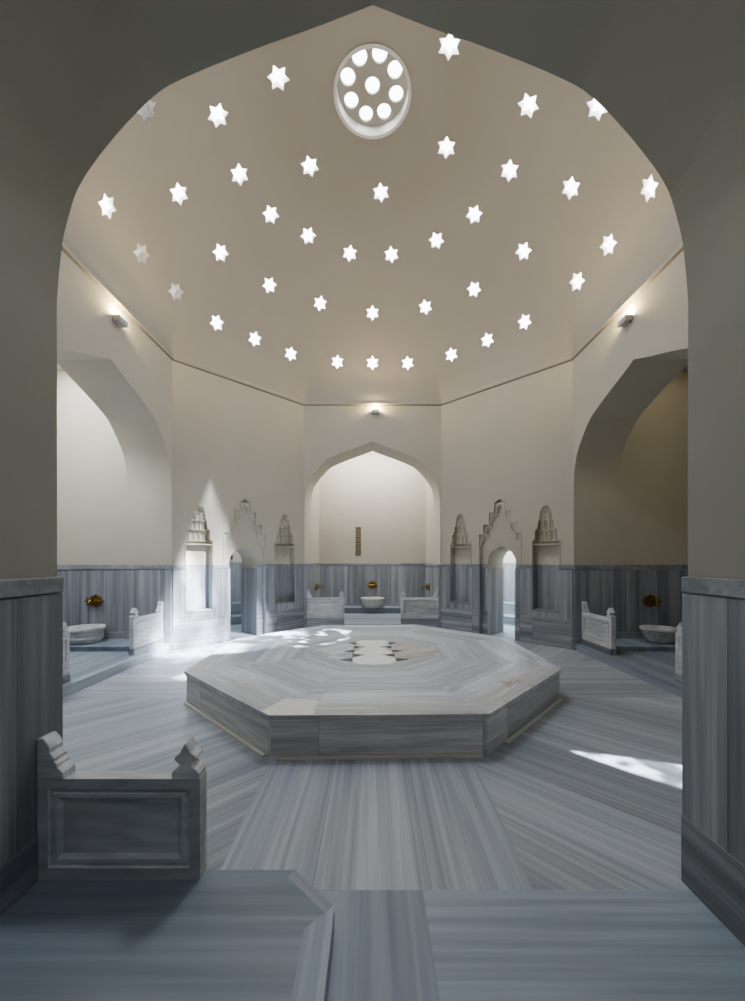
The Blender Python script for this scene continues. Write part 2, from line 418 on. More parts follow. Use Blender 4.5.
def portal(nm, mw, dr, po, label):
    """stepped stone surround with carved crest around the doorway"""
    c = (po[0]+po[1])/2; hw = (dr[1]-dr[0])/2; pw = (po[1]-po[0])/2; RD = .10
    root = empty(nm, mw @ Matrix.Translation((c, 0, 0)))
    root['kind'] = 'structure'; root['label'] = label
    arch = arch_pts(0, hw, ZD-.08, 1.90)
    st = stepped(0, pw); k = len(st)
    MB().prism([[(-hw, 0)] + arch + [(hw, 0)] + st[::-1]], RD, T, M['plaster']).build('recessed_field', root)
    lo = MB()
    for sgn in (-1, 1):
        xa, xb = sorted((sgn*hw, sgn*pw))
        lo.box(xa, xb, RD-.02, RD, .52, ZD-.08, M['dado']); lo.box(xa, xb, RD-.022, RD, 0, .52, M['band'])
        lo.box(xa, xb, RD-.026, RD, ZD-.08, ZD, M['cap'])
        xj, xk = sorted((sgn*hw, sgn*(hw-.018)))
        lo.box(xj, xk, RD-.02, T, 0, ZD-.08, M['dado_s2'])
        xj, xk = sorted((sgn*pw, sgn*(pw-.012)))
        lo.box(xj, xk, -.029, RD-.02, 0, ZD-.003, M['dado_s2'])
    lo.build('marble_jamb', root)
    steps = [(pw, 2.15), (.35, 2.36), (.22, 2.61), (.10, 2.80)]
    cr = MB()   # hanging cells filling the corners of the stepped recess
    for i, (h, zb) in enumerate(steps):
        top = i == 3; wb = .13 if not top else .10; zl_ = max(zb-.24, 1.90)
        for y0, dw, dz in ((.035, .0, 0), (.07, .022, .03)):
            for sgn in (-1, 1):
                w2 = wb+dw if not top else wb
                loop = [(sgn*h, zl_-dz), (sgn*h, zb), (sgn*(h-w2), zb), (sgn*(h-w2), zb-.04-dz)]
                for j in range(1, 8):
                    t = PI/2*j/8; loop.append((sgn*(h-w2+(w2-.02)*math.sin(t)), zl_-dz+(zb-.04-zl_)*math.cos(t)))
                loop.append((sgn*(h-.02), zl_-dz))
                cr.prism([loop], y0, RD, M['stone'])
    cr.build('carved_crest', root, weld=False)
    fr = MB()   # thin raised fillet following the steps
    for sgn in (-1, 1):
        for (h, za, zb) in ((pw, ZD, 2.15), (.35, 2.15, 2.36), (.22, 2.36, 2.61), (.10, 2.61, 2.80)):
            fr.box(min(sgn*h, sgn*(h+.022)), max(sgn*h, sgn*(h+.022)), -.014, .01, za, zb+.02, M['plaster'])
        for (xa, xb, z) in ((.35, pw, 2.15), (.22, .35, 2.36), (.10, .22, 2.61)):
            fr.box(min(sgn*xa, sgn*xb), max(sgn*xa, sgn*xb), -.014, .01, z, z+.022, M['plaster'])
    fr.build('moulding', root)
    return root

def cell(nm, mw, dr, flip_):
    """small room beyond the doorway"""
    c = (dr[0]+dr[1])/2
    sh = .90*flip_
    x0, x1, y0, y1, H = c+sh-1.05, c+sh+1.05, T, T+1.75, 3.0
    s = MB()
    s.box(x0-.1, x0, y0, y1, 0, H, M['plaster']); s.box(x1, x1+.1, y0, y1, 0, H, M['plaster']); s.box(x0-.1, x1+.1, y1, y1+.1, 0, H, M['plaster'])
    o = struct(s.build('wall_'+nm, mw=mw))
    d = MB(); q = MB()
    d.box(x0, x1, y1-.025, y1, 0, ZD-.02, M['dado']); q.box(x0, x1, y1-.035, y1, ZD-.02, ZD+.03, M['cap'])
    d.build('marble_dado', o); q.build('dado_cap', o)
    struct(MB().box(x0-.1, x1+.1, y0, y1+.1, H, H+.1, M['plaster']).build('ceiling_'+nm, mw=mw))
    struct(MB().box(min(x0, dr[0]), max(x1, dr[1]), 0.0, y1, -.05, 0, M['bx']).build('floor_'+nm, mw=mw))
    return x0, x1, y0, y1

WHERE = {True: 'left', False: 'right'}
BENCH = []
for nm, flip in (('back_left', True), ('back_right', False)):
    o, mw, L, n1, n2, dr, po = diag(nm, flip)
    if flip:
        niche(n2, mw, 'sunlit carved niche with tiered hood, on the far left of the left doorway')
        niche(n1, mw, 'shaded carved niche with tiered hood, between the left doorway and the far arch')
    else:
        niche(n1, mw, 'carved niche with tiered hood, between the far arch and the right doorway')
        niche(n2, mw, 'carved niche with tiered hood, between the right doorway and the right side arch')
    portal('door_1' if flip else 'door_2', mw, dr, po, 'arched doorway with stepped carved stone crest, '+('dim room behind' if flip else 'bright room behind'))
    x0, x1, y0, y1 = cell('room_beyond_'+WHERE[flip], mw, dr, 1 if flip else -1)
    bt = empty('stepped_bench', mw @ Matrix.Translation(((x0+x1)/2, y1-.03, 0)),
               'two-step marble bench along the back of the room through the '+WHERE[flip]+' doorway', 'bench')
    w = (x1-x0)/2-.01
    MB().box(-w, w, -.75, -.35, 0, .2, M['bx']).build('lower_step', bt, bevel=.01)
    MB().box(-w, w, -.35, -.01, 0, .48, M['bx']).build('upper_step', bt, bevel=.01)
    BENCH.append((mw, (x0+x1)/2, y0, y1))
    if flip:
        k = MB().tube([(0, 0, 0), (0, -.05, 0)], .012, M['darkmetal']); 
        k.lathe([(.001, -.11), (.022, -.07), (.03, -.02), (.018, .05), (.001, .09)], M['darkmetal'], 14, (0, -.06, 0))
        ho = k.build('wall_hook', mw=mw @ Matrix.Translation((2.25, y1-.001, 1.72)))
        tag(ho, 'small dark pointed fixture on the pale wall seen through the left doorway', 'fixture')

# ------------------------------------------------------------------ cornice
def octo(off):
    """octagon of the hall moved inwards by off"""
    n = len(PTS); out = []
    for i in range(n):
        p, a, b = Vector(PTS[i]), Vector(PTS[i-1]), Vector(PTS[(i+1) % n])
        d1, d2 = (p-a).normalized(), (b-p).normalized()
        n1, n2 = Vector((d1.y, -d1.x)), Vector((d2.y, -d2.x))
        if n1.dot(-p) < 0: n1, n2 = -n1, -n2
        k = (n1+n2)/(1+n1.dot(n2)); out.append(tuple(p+k*off))
    return out
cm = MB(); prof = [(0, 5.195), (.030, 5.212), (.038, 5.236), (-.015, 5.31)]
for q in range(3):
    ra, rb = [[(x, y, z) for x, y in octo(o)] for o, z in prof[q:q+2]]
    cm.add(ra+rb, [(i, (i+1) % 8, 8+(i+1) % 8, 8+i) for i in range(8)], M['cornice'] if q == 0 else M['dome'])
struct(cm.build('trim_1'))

# ------------------------------------------------------------------ dome with star openings
ZB, RB, RISE, OC = 5.30, 3.75, 2.6, .505
def r_oct(ph):
    d = Vector((math.sin(ph), math.cos(ph))); best = 1e9; n = len(PTS)
    for i in range(n):
        a, b = Vector(PTS[i]), Vector(PTS[(i+1) % n]); e = b-a
        den = d.x*e.y-d.y*e.x
        if abs(den) < 1e-9: continue
        t = (a.x*e.y-a.y*e.x)/den; u = (a.x*d.y-a.y*d.x)/den
        if t > 0 and -1e-6 <= u <= 1+1e-6: best = min(best, t)
    return best
def dome_r(ph, th):
    z = ZB+RISE*math.sin(th); r = RB*math.cos(th)
    t = min(1, (z-ZB)/.85); t = t*t*(3-2*t)
    if r < 1.1: q = (1.1-r)/.57; z += .14*q*q*(1.6-.6*q)
    return r_oct(ph)*(1-t)*(.5*math.cos(th)+.5)+r*t if t < 1 else r, z
TH1 = math.acos(OC/RB)
NP, NT = 192, 72
def dpt(i, j, off=0):
    ph = 2*PI*i/NP; th = TH1*j/NT
    r, z = dome_r(ph, th)
    n = Vector((math.cos(th)/RB, math.sin(th)/RISE)).normalized()
    return ((r+off*n.x)*math.sin(ph), (r+off*n.x)*math.cos(ph), z+off*n.y)
DT = .26
vs = [dpt(i, j) for j in range(NT+1) for i in range(NP)] + [dpt(i, j, DT) for j in range(NT+1) for i in range(NP)]
o2 = (NT+1)*NP; fs = []
for j in range(NT):
    for i in range(NP):
        a, b = j*NP+i, j*NP+(i+1) % NP
        fs += [(a, b, b+NP, a+NP), (o2+a, o2+a+NP, o2+b+NP, o2+b)]
for i in range(NP):
    a, b = i, (i+1) % NP
    fs += [(a, o2+a, o2+b, b), (NT*NP+a, NT*NP+b, o2+NT*NP+b, o2+NT*NP+a)]
dm = MB(); dm.add(vs, fs, M['dome'])
dome = struct(dm.build('ceiling', weld=False))

RINGS = [[(-94, 3.49), (-82, 3.51), (-70, 3.54), (-56, 3.56), (-43, 3.54), (-30, 3.56), (-13, 3.55), (0, 3.54), (13, 3.56), (29, 3.56), (42, 3.54), (55, 3.54), (73, 3.52), (84, 3.49), (98, 3.49)],
         [(-104, 2.80), (-83, 2.86), (-63, 2.94), (-43, 2.92), (-22, 2.90), (0, 2.94), (22, 2.95), (42, 2.96), (63, 2.92), (85, 2.87), (104, 2.78)],
         [(-96, 2.05), (-75, 2.09), (-55, 2.10), (-35, 2.03), (-12, 2.08), (10, 2.09), (34, 2.09), (55, 2.10), (77, 2.11), (99, 2.04)],
         [(-108, 1.26), (-54, 1.21), (7, 1.16), (68, 1.19), (126, 1.14)]]
def star(ro, ri=None):
    ri = ri or ro*.6
    return [((ro if k % 2 == 0 else ri)*math.sin(PI*k/6), (ro if k % 2 == 0 else ri)*math.cos(PI*k/6)) for k in range(12)]
def star_frame(r, az):
    th = math.acos(r/RB); ph = R(az)
    p = Vector((r*math.sin(ph), r*math.cos(ph), ZB+RISE*math.sin(th)))
    nn = Vector((math.cos(th)/RB, math.sin(th)/RISE)).normalized()
    n = Vector((nn.x*math.sin(ph), nn.x*math.cos(ph), nn.y))          # outwards
    up = Vector((-nn.y*math.sin(ph), -nn.y*math.cos(ph), nn.x))       # up the meridian
    x = up.cross(n)
    m = Matrix.Identity(4)
    for i in range(3): m[i][0], m[i][1], m[i][2], m[i][3] = x[i], up[i], n[i], p[i]
    return m
cut = MB(); SP = star(.152)
frames = []
for ri, azs in enumerate(RINGS):
    for k, (az, r) in enumerate(azs):
        m = star_frame(r, az); frames.append((ri, k, len(azs), m))
        q = [m @ Vector((x, y, -.12)) for x, y in SP] + [m @ Vector((x, y, DT+.15)) for x, y in SP]
        cut.add(q, [tuple(range(12)), tuple(range(23, 11, -1))]+[(i, (i+1) % 12, 12+(i+1) % 12, 12+i) for i in range(12)], M['dome'])
cutter = cut.build('cutter', weld=False)
bo = dome.modifiers.new('stars', 'BOOLEAN'); bo.operation = 'DIFFERENCE'; bo.object = cutter; bo.solver = 'EXACT'
dg = bpy.context.evaluated_depsgraph_get()
me = bpy.data.meshes.new_from_object(dome.evaluated_get(dg))
dome.modifiers.clear(); dome.data = me
bpy.data.objects.remove(cutter, do_unlink=True)
# smooth shading on the inner skin only, from the exact dome surface
def dome_th(p):
    r = math.hypot(p[0], p[1])
    return math.acos(min(1, r/RB)) if r < 2.4 else math.asin(min(1, max(0, (p[2]-ZB)/RISE)))
def dome_normal(p):
    ph = math.atan2(p[0], p[1]); th = dome_th(p)
    e = 1e-3
    def P(a, b):
        r, z = dome_r(a, b); return Vector((r*math.sin(a), r*math.cos(a), z))
    du = P(ph+e*3, th)-P(ph-e*3, th); dv = P(ph, min(th+e, 1.5))-P(ph, max(th-e, 0))
    n = du.cross(dv).normalized()
    return -n if n.dot(Vector((p[0], p[1], .5))) > 0 else n
cache = {}; nor = []
for p in me.polygons:
    c = p.center; rr, zz = dome_r(math.atan2(c[0], c[1]), dome_th(c))
    inner = abs(math.hypot(c[0], c[1])-rr)+abs(c[2]-zz) < .10 and p.normal.dot(dome_normal(c)) > .93
    for li in p.loop_indices:
        if inner:
            vi = me.loops[li].vertex_index
            if vi not in cache: cache[vi] = dome_normal(me.vertices[vi].co)
            nor.append(cache[vi])
        else: nor.append(p.normal.copy())
me.polygons.foreach_set('use_smooth', [True]*len(me.polygons))
me.normals_split_custom_set(nor)

ORD = ['first', 'second', 'third', 'fourth', 'fifth', 'sixth', 'seventh', 'eighth', 'ninth', 'tenth', 'eleventh', 'twelfth', 'thirteenth', 'fourteenth', 'fifteenth']
RN = ['lowest ring of the dome', 'second ring up the dome', 'third ring up the dome', 'topmost ring around the round skylight']
liner = MB(); A_, B_ = star(.150), star(.145)
q = [(x, y, .004) for x, y in A_]+[(x, y, DT) for x, y in A_]+[(x, y, DT) for x, y in B_]+[(x, y, .004) for x, y in B_]
liner.add(q, [(j*12+i, j*12+(i+1) % 12, ((j+1) % 4)*12+(i+1) % 12, ((j+1) % 4)*12+i) for j in range(4) for i in range(12)], M['white'])
pane = MB(); pane.prism([star(.145)], .07, .085, M['sky'], ax='xy')
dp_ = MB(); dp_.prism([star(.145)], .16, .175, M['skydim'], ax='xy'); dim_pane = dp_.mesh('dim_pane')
first = None
for ri, k, n, m in frames:
    lab = 'bright six-pointed star skylight, %s from the left in the %s' % (ORD[k], RN[ri])
    if first is None:
        first = liner.build('star_skylight', mw=m); pane.build('glass_pane', first)
        tag(first, lab, 'skylight', 'star skylights in the dome')
    else:
        st = dup(first, m, lab)
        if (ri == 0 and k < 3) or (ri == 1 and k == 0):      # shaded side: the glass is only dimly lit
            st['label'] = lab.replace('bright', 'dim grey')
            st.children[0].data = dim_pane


# round skylight at the crown
ZO = ZB+RISE*math.sin(TH1)+.14
rs = empty('round_skylight', at(0, 0, ZO), 'round skylight with nine glowing glass discs at the crown of the dome', 'skylight')
MB().lathe([(OC-.015, -.02), (OC+.03, -.02), (OC+.03, .40), (OC-.015, .40), (OC-.015, -.02)], M['white'], 64).build('rim', rs, smooth=True)
hole = [[(OC*math.cos(2*PI*i/64), OC*math.sin(2*PI*i/64)) for i in range(64)]]
cs = [(0, 0)] + [(.345*math.cos(2*PI*(i+.35)/8), .345*math.sin(2*PI*(i+.35)/8)) for i in range(8)]
for cx, cy in cs: hole.append([(cx+.098*math.cos(-2*PI*i/24), cy+.098*math.sin(-2*PI*i/24)) for i in range(24)])
pl = MB().prism(hole, .125, .185, M['dome'], ax='xy').build('plate', rs)
gd = None
for cx, cy in cs:
    if gd is None: gd = MB().lathe([(.001, .0), (.05, .004), (.097, .02), (.097, .05), (.001, .05)], M['sky'], 24).build('glass_disc', pl)
    else: gd = gd.copy(); C.objects.link(gd)
    gd.location = (cx, cy, .13)

# ------------------------------------------------------------------ floors
fl = MB()
inn = [(2.0*math.cos(R(22.5+45*k-90-22.5+22.5))/math.cos(R(22.5)), 2.0*math.sin(R(22.5+45*k-90))/math.cos(R(22.5))) for k in range(8)]
inn = [(2.0/math.cos(R(22.5))*math.cos(R(-112.5+45*k)), 2.0/math.cos(R(22.5))*math.sin(R(-112.5+45*k))) for k in range(8)]
W = .78
YE = YF-.05
out = {0: [(-W, YE), (W, YE)], 1: [(W, YE), (AW, YE), (AW, YF), (B, YF), (A, -B), (A, -W)], 2: [(A, -W), (A, W)], 3: [(A, W), (A, B), (B, A), (W, A)],
       4: [(W, A), (-W, A)], 5: [(-W, A), (-B, A), (-A, B), (-A, W)], 6: [(-A, W), (-A, -W)], 7: [(-A, -W), (-A, -B), (-B, YF), (-AW, YF), (-AW, YE), (-W, YE)]}
mk = ['f90', 'f135', 'f0', 'f45', 'f90', 'f135', 'f0', 'f45']
for k in range(8):
    poly = [inn[k]] + out[k] + [inn[(k+1) % 8]]
    n = len(poly)
    fl.add([(x, y, 0) for x, y in poly], [tuple(range(n))], M[mk[k]])
fl.add([(x, y, 0) for x, y in inn], [tuple(range(8))], M['f0'])
struct(fl.build('floor', weld=False))
ff = MB()
ff.add([(-.165, YE, 0), (.245, YE, 0), (.245, YF-2.3, 0), (-.165, YF-2.3, 0)], [(0, 1, 2, 3)], M['by'])
ff.add([(.245, YE, 0), (AW, YE, 0), (AW, YF-2.3, 0), (.245, YF-2.3, 0)], [(0, 1, 2, 3)], M['bx'])
ff.add([(-AW, YE, 0), (-.165, YE, 0), (-.165, YF-2.3, 0), (-AW, YF-2.3, 0)], [(0, 1, 2, 3)], M['bx'])
struct(ff.build('floor_front_alcove', weld=False))

# foreground bench platform
bz = .125
bp = empty('marble_bench', at(0, YF, 0), 'low grey-blue marble bench platform with clipped corner under the foreground panel', 'bench')
x1, y0, xc, yc = -.163, -.084, -.362, -.27
wd = .11
M['bd'] = marble('marble_blue_diagonal', (.19, .215, .26), (.285, .315, .37), (.42, .45, .51), -PI/4, (1e4,)*3, 4.2, rough=.42, stretch=.03)
q1, q2, q3 = (xc-.033, y0-.04), (x1-.036, yc-.036), (x1-wd, yc-.105)
for loop, k, nm in (([(-AW+.03, y0), (xc, y0), q1, q2, q3, (x1-wd, -2.25), (-AW+.03, -2.25)], 'bx', 'slab'),
                    ([(x1, yc), (x1, -2.25), (x1-wd, -2.25), q3, q2], 'by', 'edge_strip'), ([(xc, y0), (x1, yc), q2, q1], 'bd', 'edge_strip')):
    MB().prism([loop], 0, bz, M[k], ax='xy').build(nm, bp)

# raised floors and ledges of the other alcoves (local frame: x along the wall, y outwards)
for nm in ('left', 'right', 'back'):
    mw, L = FR[nm]; c = L/2; x0, x1 = c-AW+.028, c+AW-.028
    nd = 2.4 if nm == 'back' else ND
    rf = MB().box(x0, x1, .02, nd-.03, -.02, ZT, M['bx']); struct(rf.build('floor_'+nm+'_alcove', mw=mw, bevel=.006))
    lg = MB()
    if nm == 'back':
        lg.box(x0+.005, x1-.005, nd-.55, nd-.036, ZT, ZT+.12, M['bx'])
        lg.box(x0+.005, x1-.005, nd-.57, nd-.036, ZT+.12, ZT+.15, M['bx'])
        lab = 'long low marble ledge along the back of the far alcove, under the basin'
    else:
        far_right = nm == 'left'      # end away from the camera
        xa, xb = (x1-.60, x1-.005) if far_right else (x0+.005, x0+.60)
        lg.box(xa, xb, .30, nd-.036, ZT, ZT+.06, M['bx']); lg.box(xa-(.015 if far_right else 0), xb+(0 if far_right else .015), .30, nd-.036, ZT+.06, ZT+.085, M['bx'])
        lab = 'low marble ledge carrying the basin in the '+nm+' alcove'
    tag(lg.build('marble_ledge', mw=mw, bevel=.005), lab, 'ledge')

# ------------------------------------------------------------------ central platform
RP, HP = 2.15, .35
pf = empty('heated_platform', at(0.01, 0.0, 0, R(1.3)), 'large octagonal marble platform in the middle of the floor under the dome', 'platform')
def oc(ap): return [(ap/math.cos(R(22.5))*math.cos(R(-112.5+45*k)), ap/math.cos(R(22.5))*math.sin(R(-112.5+45*k))) for k in range(8)]
sides = []
for k in range(8):
    a, b = Vector(oc(RP-.012)[k]), Vector(oc(RP-.012)[(k+1) % 8]); mid = (a+b)/2; hl = (b-a).length/2
    s = MB(); i0 = hl-.10*math.tan(R(22.5))
    s.add([(-hl, 0, 0), (hl, 0, 0), (i0, .10, 0), (-i0, .10, 0), (-hl, 0, HP-.055), (hl, 0, HP-.055), (i0, .10, HP-.055), (-i0, .10, HP-.055)],
          [(0, 1, 5, 4), (1, 2, 6, 5), (2, 3, 7, 6), (3, 0, 4, 7), (0, 3, 2, 1), (4, 5, 6, 7)], M['side'])
    o = s.build('side_slab', pf); o.location = (mid.x, mid.y, 0); o.rotation_euler.z = math.atan2(b.y-a.y, b.x-a.x)
tp = MB()
radii = [RP+.012, RP-.30, RP-.72, RP-1.12, .62]
mk8 = ['p0', 'p45', 'p90', 'p135']*2
for q in range(len(radii)-1):
    o_, i_ = oc(radii[q]), oc(radii[q+1])
    for k in range(8):
        j = (k+1) % 8
        tp.add([(*o_[k], HP), (*o_[j], HP), (*i_[j], HP), (*i_[k], HP)], [(0, 1, 2, 3)], M[mk8[k]+('e' if q == 0 and k in (0, 7, 6, 1) else '')])
tp.add([(x, y, HP) for x, y in oc(radii[-1])], [tuple(range(8))], M['p90'])
for (ra, za), (rb, zb) in (((RP+.012, HP), (RP+.012, HP-.022)), ((RP+.012, HP-.022), (RP, HP-.035)), ((RP, HP-.035), (RP, HP-.055)), ((RP, HP-.055), (RP-.15, HP-.055))):
    a_, b_ = oc(ra), oc(rb)
    for k in range(8):
        j = (k+1) % 8; tp.add([(*a_[k], za), (*a_[j], za), (*b_[j], zb), (*b_[k], zb)], [(0, 1, 2, 3)], M['side'])
tp.build('top_slab', pf)
# pale patched slab at the front left corner
o_ = oc(RP+.008); i_ = oc(RP-.30)
pc = Vector(o_[0]); e = (Vector(o_[1])-pc).normalized(); g = (Vector(o_[7])-pc).normalized()
pp = [pc, pc+e*.36, Vector(i_[0])+e*.22+Vector((0, .02)), Vector(i_[0])+g*.10, pc+g*.12]
MB().prism([[tuple(x) for x in pp]], HP, HP+.003, M['white_patch'] if 'white_patch' in M else M['white'], ax='xy').build('patch_slab', pf)
# stone strip at the foot
for k in (7, 0, 1):
    a, b = Vector(oc(RP+.01)[k]), Vector(oc(RP+.01)[(k+1) % 8]); mid = (a+b)/2; hl = (b-a).length/2*(.93 if k != 1 else .80)
    s = MB().box(-hl, hl, -.024, .01, 0, .016, M['beige']); o = s.build('foot_strip', pf); o.location = (mid.x, mid.y, 0); o.rotation_euler.z = math.atan2(b.y-a.y, b.x-a.x)
    if k == 1: o.location.x += .10; o.location.y += .10
# inlay: white zigzag field with dark triangles, pinkish and striped lobes beside it
il = MB()
wpts = [(.0, -.70), (.20, -.66), (.30, -.47), (.27, -.37), (.17, -.27), (.27, -.10), (.17, .14), (.27, .30), (.17, .44), (.26, .56), (.18, .70)]
M['inlay'] = plain('marble_inlay_white', (.86, .90, .96), .35, var=.05, scale=7)
il.prism([wpts + [(-x, y) for x, y in wpts[:0:-1]]], HP, HP+.004, M['inlay'], ax='xy')
il.build('inlay', pf)
dk = None
for sgn in (-1, 1):
    for yy, xb, xt in ((-.45, .27, .43), (-.22, .20, .36), (.0, .26, .41), (.25, .19, .34), (.50, .25, .36)):
        inner = yy in (-.22, .25)
        t = MB(); a, b = (xt-.04, xb-.03) if inner else (xb, xt)
        a, b = (xb+.08, xb-.10) if inner else (xb, xt)
        t.prism([[(sgn*a, yy-.075), (sgn*b, yy), (sgn*a, yy+.075)]], HP, HP+.006, M['black'], ax='xy'); t.build('dark_inlay', pf)
for sgn, mm in ((-1, 'p45'), (1, 'pink')):
    M.setdefault('pink', marble('marble_pink', (.40, .36, .36), (.56, .52, .52), (.72, .69, .68), .5, (1e4,)*3, 7, stretch=.15, rough=.38))
    lb = MB().prism([[(sgn*.30, -.48)] + [(sgn*(.30+.62*math.sin(PI*i/14)), -.5+1.06*i/14) for i in range(1, 14)] + [(sgn*.30, .56)]], HP, HP+.002, M[mm], ax='xy')
    lb.build('side_inlay', pf)

# ------------------------------------------------------------------ divider panels
def divider(w, label, mw, wall_end):
    """carved marble barrier; wall_end -1/+1: the end that meets a wall, 0 none. front face at y=0, back at y=t"""
    t = .07; h = .467
    root = empty('divider_panel', mw, label, 'divider', 'carved marble divider panels')
    s = MB(); o = [(-w/2, 0), (w/2, 0), (w/2, h), (-w/2, h)]
    a, b, c = .047, .062, .107
    def rect(i, zb=None): return [(-w/2+i, i+.008), (w/2-i, i+.008), (w/2-i, h-i), (-w/2+i, h-i)]
    # body with stepped recess on both faces
    mould = []
    for y, d in ((0, 1), (t, -1)):
        lv = [(0, 0), (a, 0), (a+.006, .010), (a+.018, .010), (a+.024, .003), (a+.040, .003), (a+.060, .016), (c+.02, .016)]
        rr = [(o if i == 0 else rect(i), y+d*e) for i, e in lv]
        def loft(q):
            vs = [(x, yy, z) for r, yy in q for x, z in r]
            return vs, [(j*4+i, j*4+(i+1) % 4, (j+1)*4+(i+1) % 4, (j+1)*4+i) for j in range(len(q)-1) for i in range(4)]
        s.add(*loft(rr[:2]), M['panel'])
        vs, fs = loft(rr[1:]); fs.append(tuple(range(len(vs)-4, len(vs))))
        mould.append(MB().add(vs, fs, M['panel']))
    s.add([(x, y, z) for y in (0, t) for x, z in o], [(0, 1, 5, 4), (1, 2, 6, 5), (2, 3, 7, 6), (3, 0, 4, 7)], M['panel'])
    sl = s.build('slab', root)
    for q in mould: q.build('recessed_moulding', sl)
    spade = [(.062, 0), (.064, .025), (.052, .042), (.028, .058), (.028, .068), (.052, .090), (.046, .104), (.024, .122), (.018, .135), (.0, .168)]
    half = [(.122, 0), (.120, .03), (.092, .055), (.092, .068), (.078, .080), (.080, .095), (.058, .12), (.060, .14), (.050, .160), (.025, .19), (.0, .185)]
    for sgn in (-1, 1):
        f = MB()
        if sgn == wall_end:
            loop = [(sgn*(w/2-x), h+z) for x, z in half] + [(sgn*w/2, h)]
            f.prism([loop], -.004, t+.004, M['panel'])
        else:
            cx = sgn*(w/2-.067)
            loop = [(cx+x, h+z) for x, z in spade] + [(cx-x, h+z) for x, z in spade[-2::-1]]
            f.prism([loop], -.004, t+.004, M['panel'])
        f.build('finial', root, bevel=.004)
    return root
def plinth_under(root, w):
    MB().box(-w/2-.01, w/2+.01, -.012, .082, -.14, 0, M['band']).build('plinth', root, bevel=.006)

divider(.75, 'large carved marble divider panel in the foreground, standing on the low bench', at(-1.171, YF-.142, bz), -1)
g = divider(.88, 'carved marble divider panel at the left side of the far alcove', at(-1.10, A+.03, ZT+.14), -1); plinth_under(g, .86)
g = divider(.88, 'carved marble divider panel at the right side of the far alcove', at(1.10, A+.03, ZT+.14), 1); plinth_under(g, .86)
mwl, mwr = FR['left'][0], FR['right'][0]
g = divider(.84, 'sunlit white marble divider panel on the far edge of the left alcove', mwl @ at(B+1.535-.43, .12, ZT+.10), 1); plinth_under(g, .82)
g = divider(.84, 'cut-off marble divider panel on the near edge of the left alcove, beside the front pier', mwl @ at(B-.99, .12, ZT+.10), -1); plinth_under(g, .82)
g = divider(.84, 'shaded marble divider panel on the far edge of the right alcove', mwr @ at(B-1.535+.43, .12, ZT+.10), -1); plinth_under(g, .82)
g = divider(.84, 'cut-off marble divider panel on the near edge of the right alcove, beside the front pier', mwr @ at(B+.99, .12, ZT+.10), 1); plinth_under(g, .82)

# ------------------------------------------------------------------ basins and taps
def basin(label, mw, r, style):
    root = empty('marble_basin', mw, label, 'basin', 'marble wash basins')
    if style == 'drum':
        body = [(.001, 0), (r*.74, 0), (r*.84, .03), (r*.90, .075), (r*.915, .08), (r*.915, .10), (r*.90, .105), (r*.925, .19), (r*.94, .195), (r*.94, .215)]
        rim = [(r*.94, .215), (r*.985, .222), (r, .235), (r, .258), (r*.985, .268), (r*.86, .268), (r*.80, .24), (r*.70, .15), (r*.4, .11), (.001, .105)]
    else:
        body = [(.001, 0), (r*.50, 0), (r*.60, .012), (r*.76, .07), (r*.87, .14), (r*.94, .20)]
        rim = [(r*.94, .20), (r*.985, .208), (r, .22), (r, .240), (r*.98, .25), (r*.86, .245), (r*.78, .20), (r*.62, .11), (r*.3, .07), (.001, .065)]
    MB().lathe(body, M['basin'], 48).build('bowl', root, smooth=True); rm = MB().lathe(rim, M['basin'], 48).build('rim', root, smooth=True)
    if style == 'bowl':
        for s in (-1, 1): MB().box(s*r*.5-.05, s*r*.5+.05, -r*.93, -r*.80, .205, .235, M['basin']).build('lug', rm, bevel=.01)
    return root
def tap(label, mw, first=[None]):
    """brass wall tap; wall plane at y=0, projecting to -y"""
    if first[0]: return dup(first[0], mw, label)
    root = empty('brass_tap', mw, label, 'tap', 'brass taps over the basins'); first[0] = root
    m = M['brass']
    p = MB(); p.prism([[(.11*math.cos(t)*(1+.10*math.cos(8*t)), .11*math.sin(t)*(1+.10*math.cos(8*t))) for t in [2*PI*i/48 for i in range(48)]]], -.014, 0, m)
    p.build('wall_plate', root, bevel=.004)
    b = MB(); b.tube([(-.105, -.05, 0), (.105, -.05, 0)], .024, m, 14); b.tube([(0, 0, 0), (0, -.06, 0)], .034, m, 14); b.build('valve_body', root, smooth=True)
    s = MB(); pts = [(0, -.055, 0), (0, -.10, .02), (0, -.15, .02), (0, -.18, -.01), (0, -.185, -.07)]
    s.tube(pts, [.022, .020, .018, .017, .021], m, 12); s.build('spout', root, smooth=True)
    for sg in (-1, 1):
        h = MB(); c = sg*.125
        h.tube([(sg*.10, -.05, 0), (sg*.145, -.05, 0)], .016, m, 10)
        h.tube([(c, -.05, -.058), (c, -.05, .058)], .010, m, 8); h.tube([(c, -.105, 0), (c, .0, 0)], .010, m, 8)
        for e in (-1, 1): h.lathe([(.001, -.016), (.014, -.006), (.014, .006), (.001, .016)], m, 10, (c, -.05, e*.058))
        h.build('handle', root, smooth=True)
    return root
yb = A+2.4
zl = ZT+.15
basin('round marble basin on the ledge at the centre of the far alcove', at(0, yb-.036-.345, zl), .34, 'drum')
tap('brass tap on the back wall above the central far basin', at(0, yb-.027, .88))
tap('brass tap on the left side wall of the far alcove, above the divider', at(-AW+.027, 5.15, .88, PI/2))
tap('brass tap on the right side wall of the far alcove, above the divider', at(AW-.027, 5.15, .88, -PI/2))
basin('banded round marble basin on the ledge in the left alcove', at(-4.90, AW-.027-.29, ZT+.085), .285, 'drum')
tap('brass tap on the marble wall above the left alcove basin', at(-4.93, AW-.027, .88))
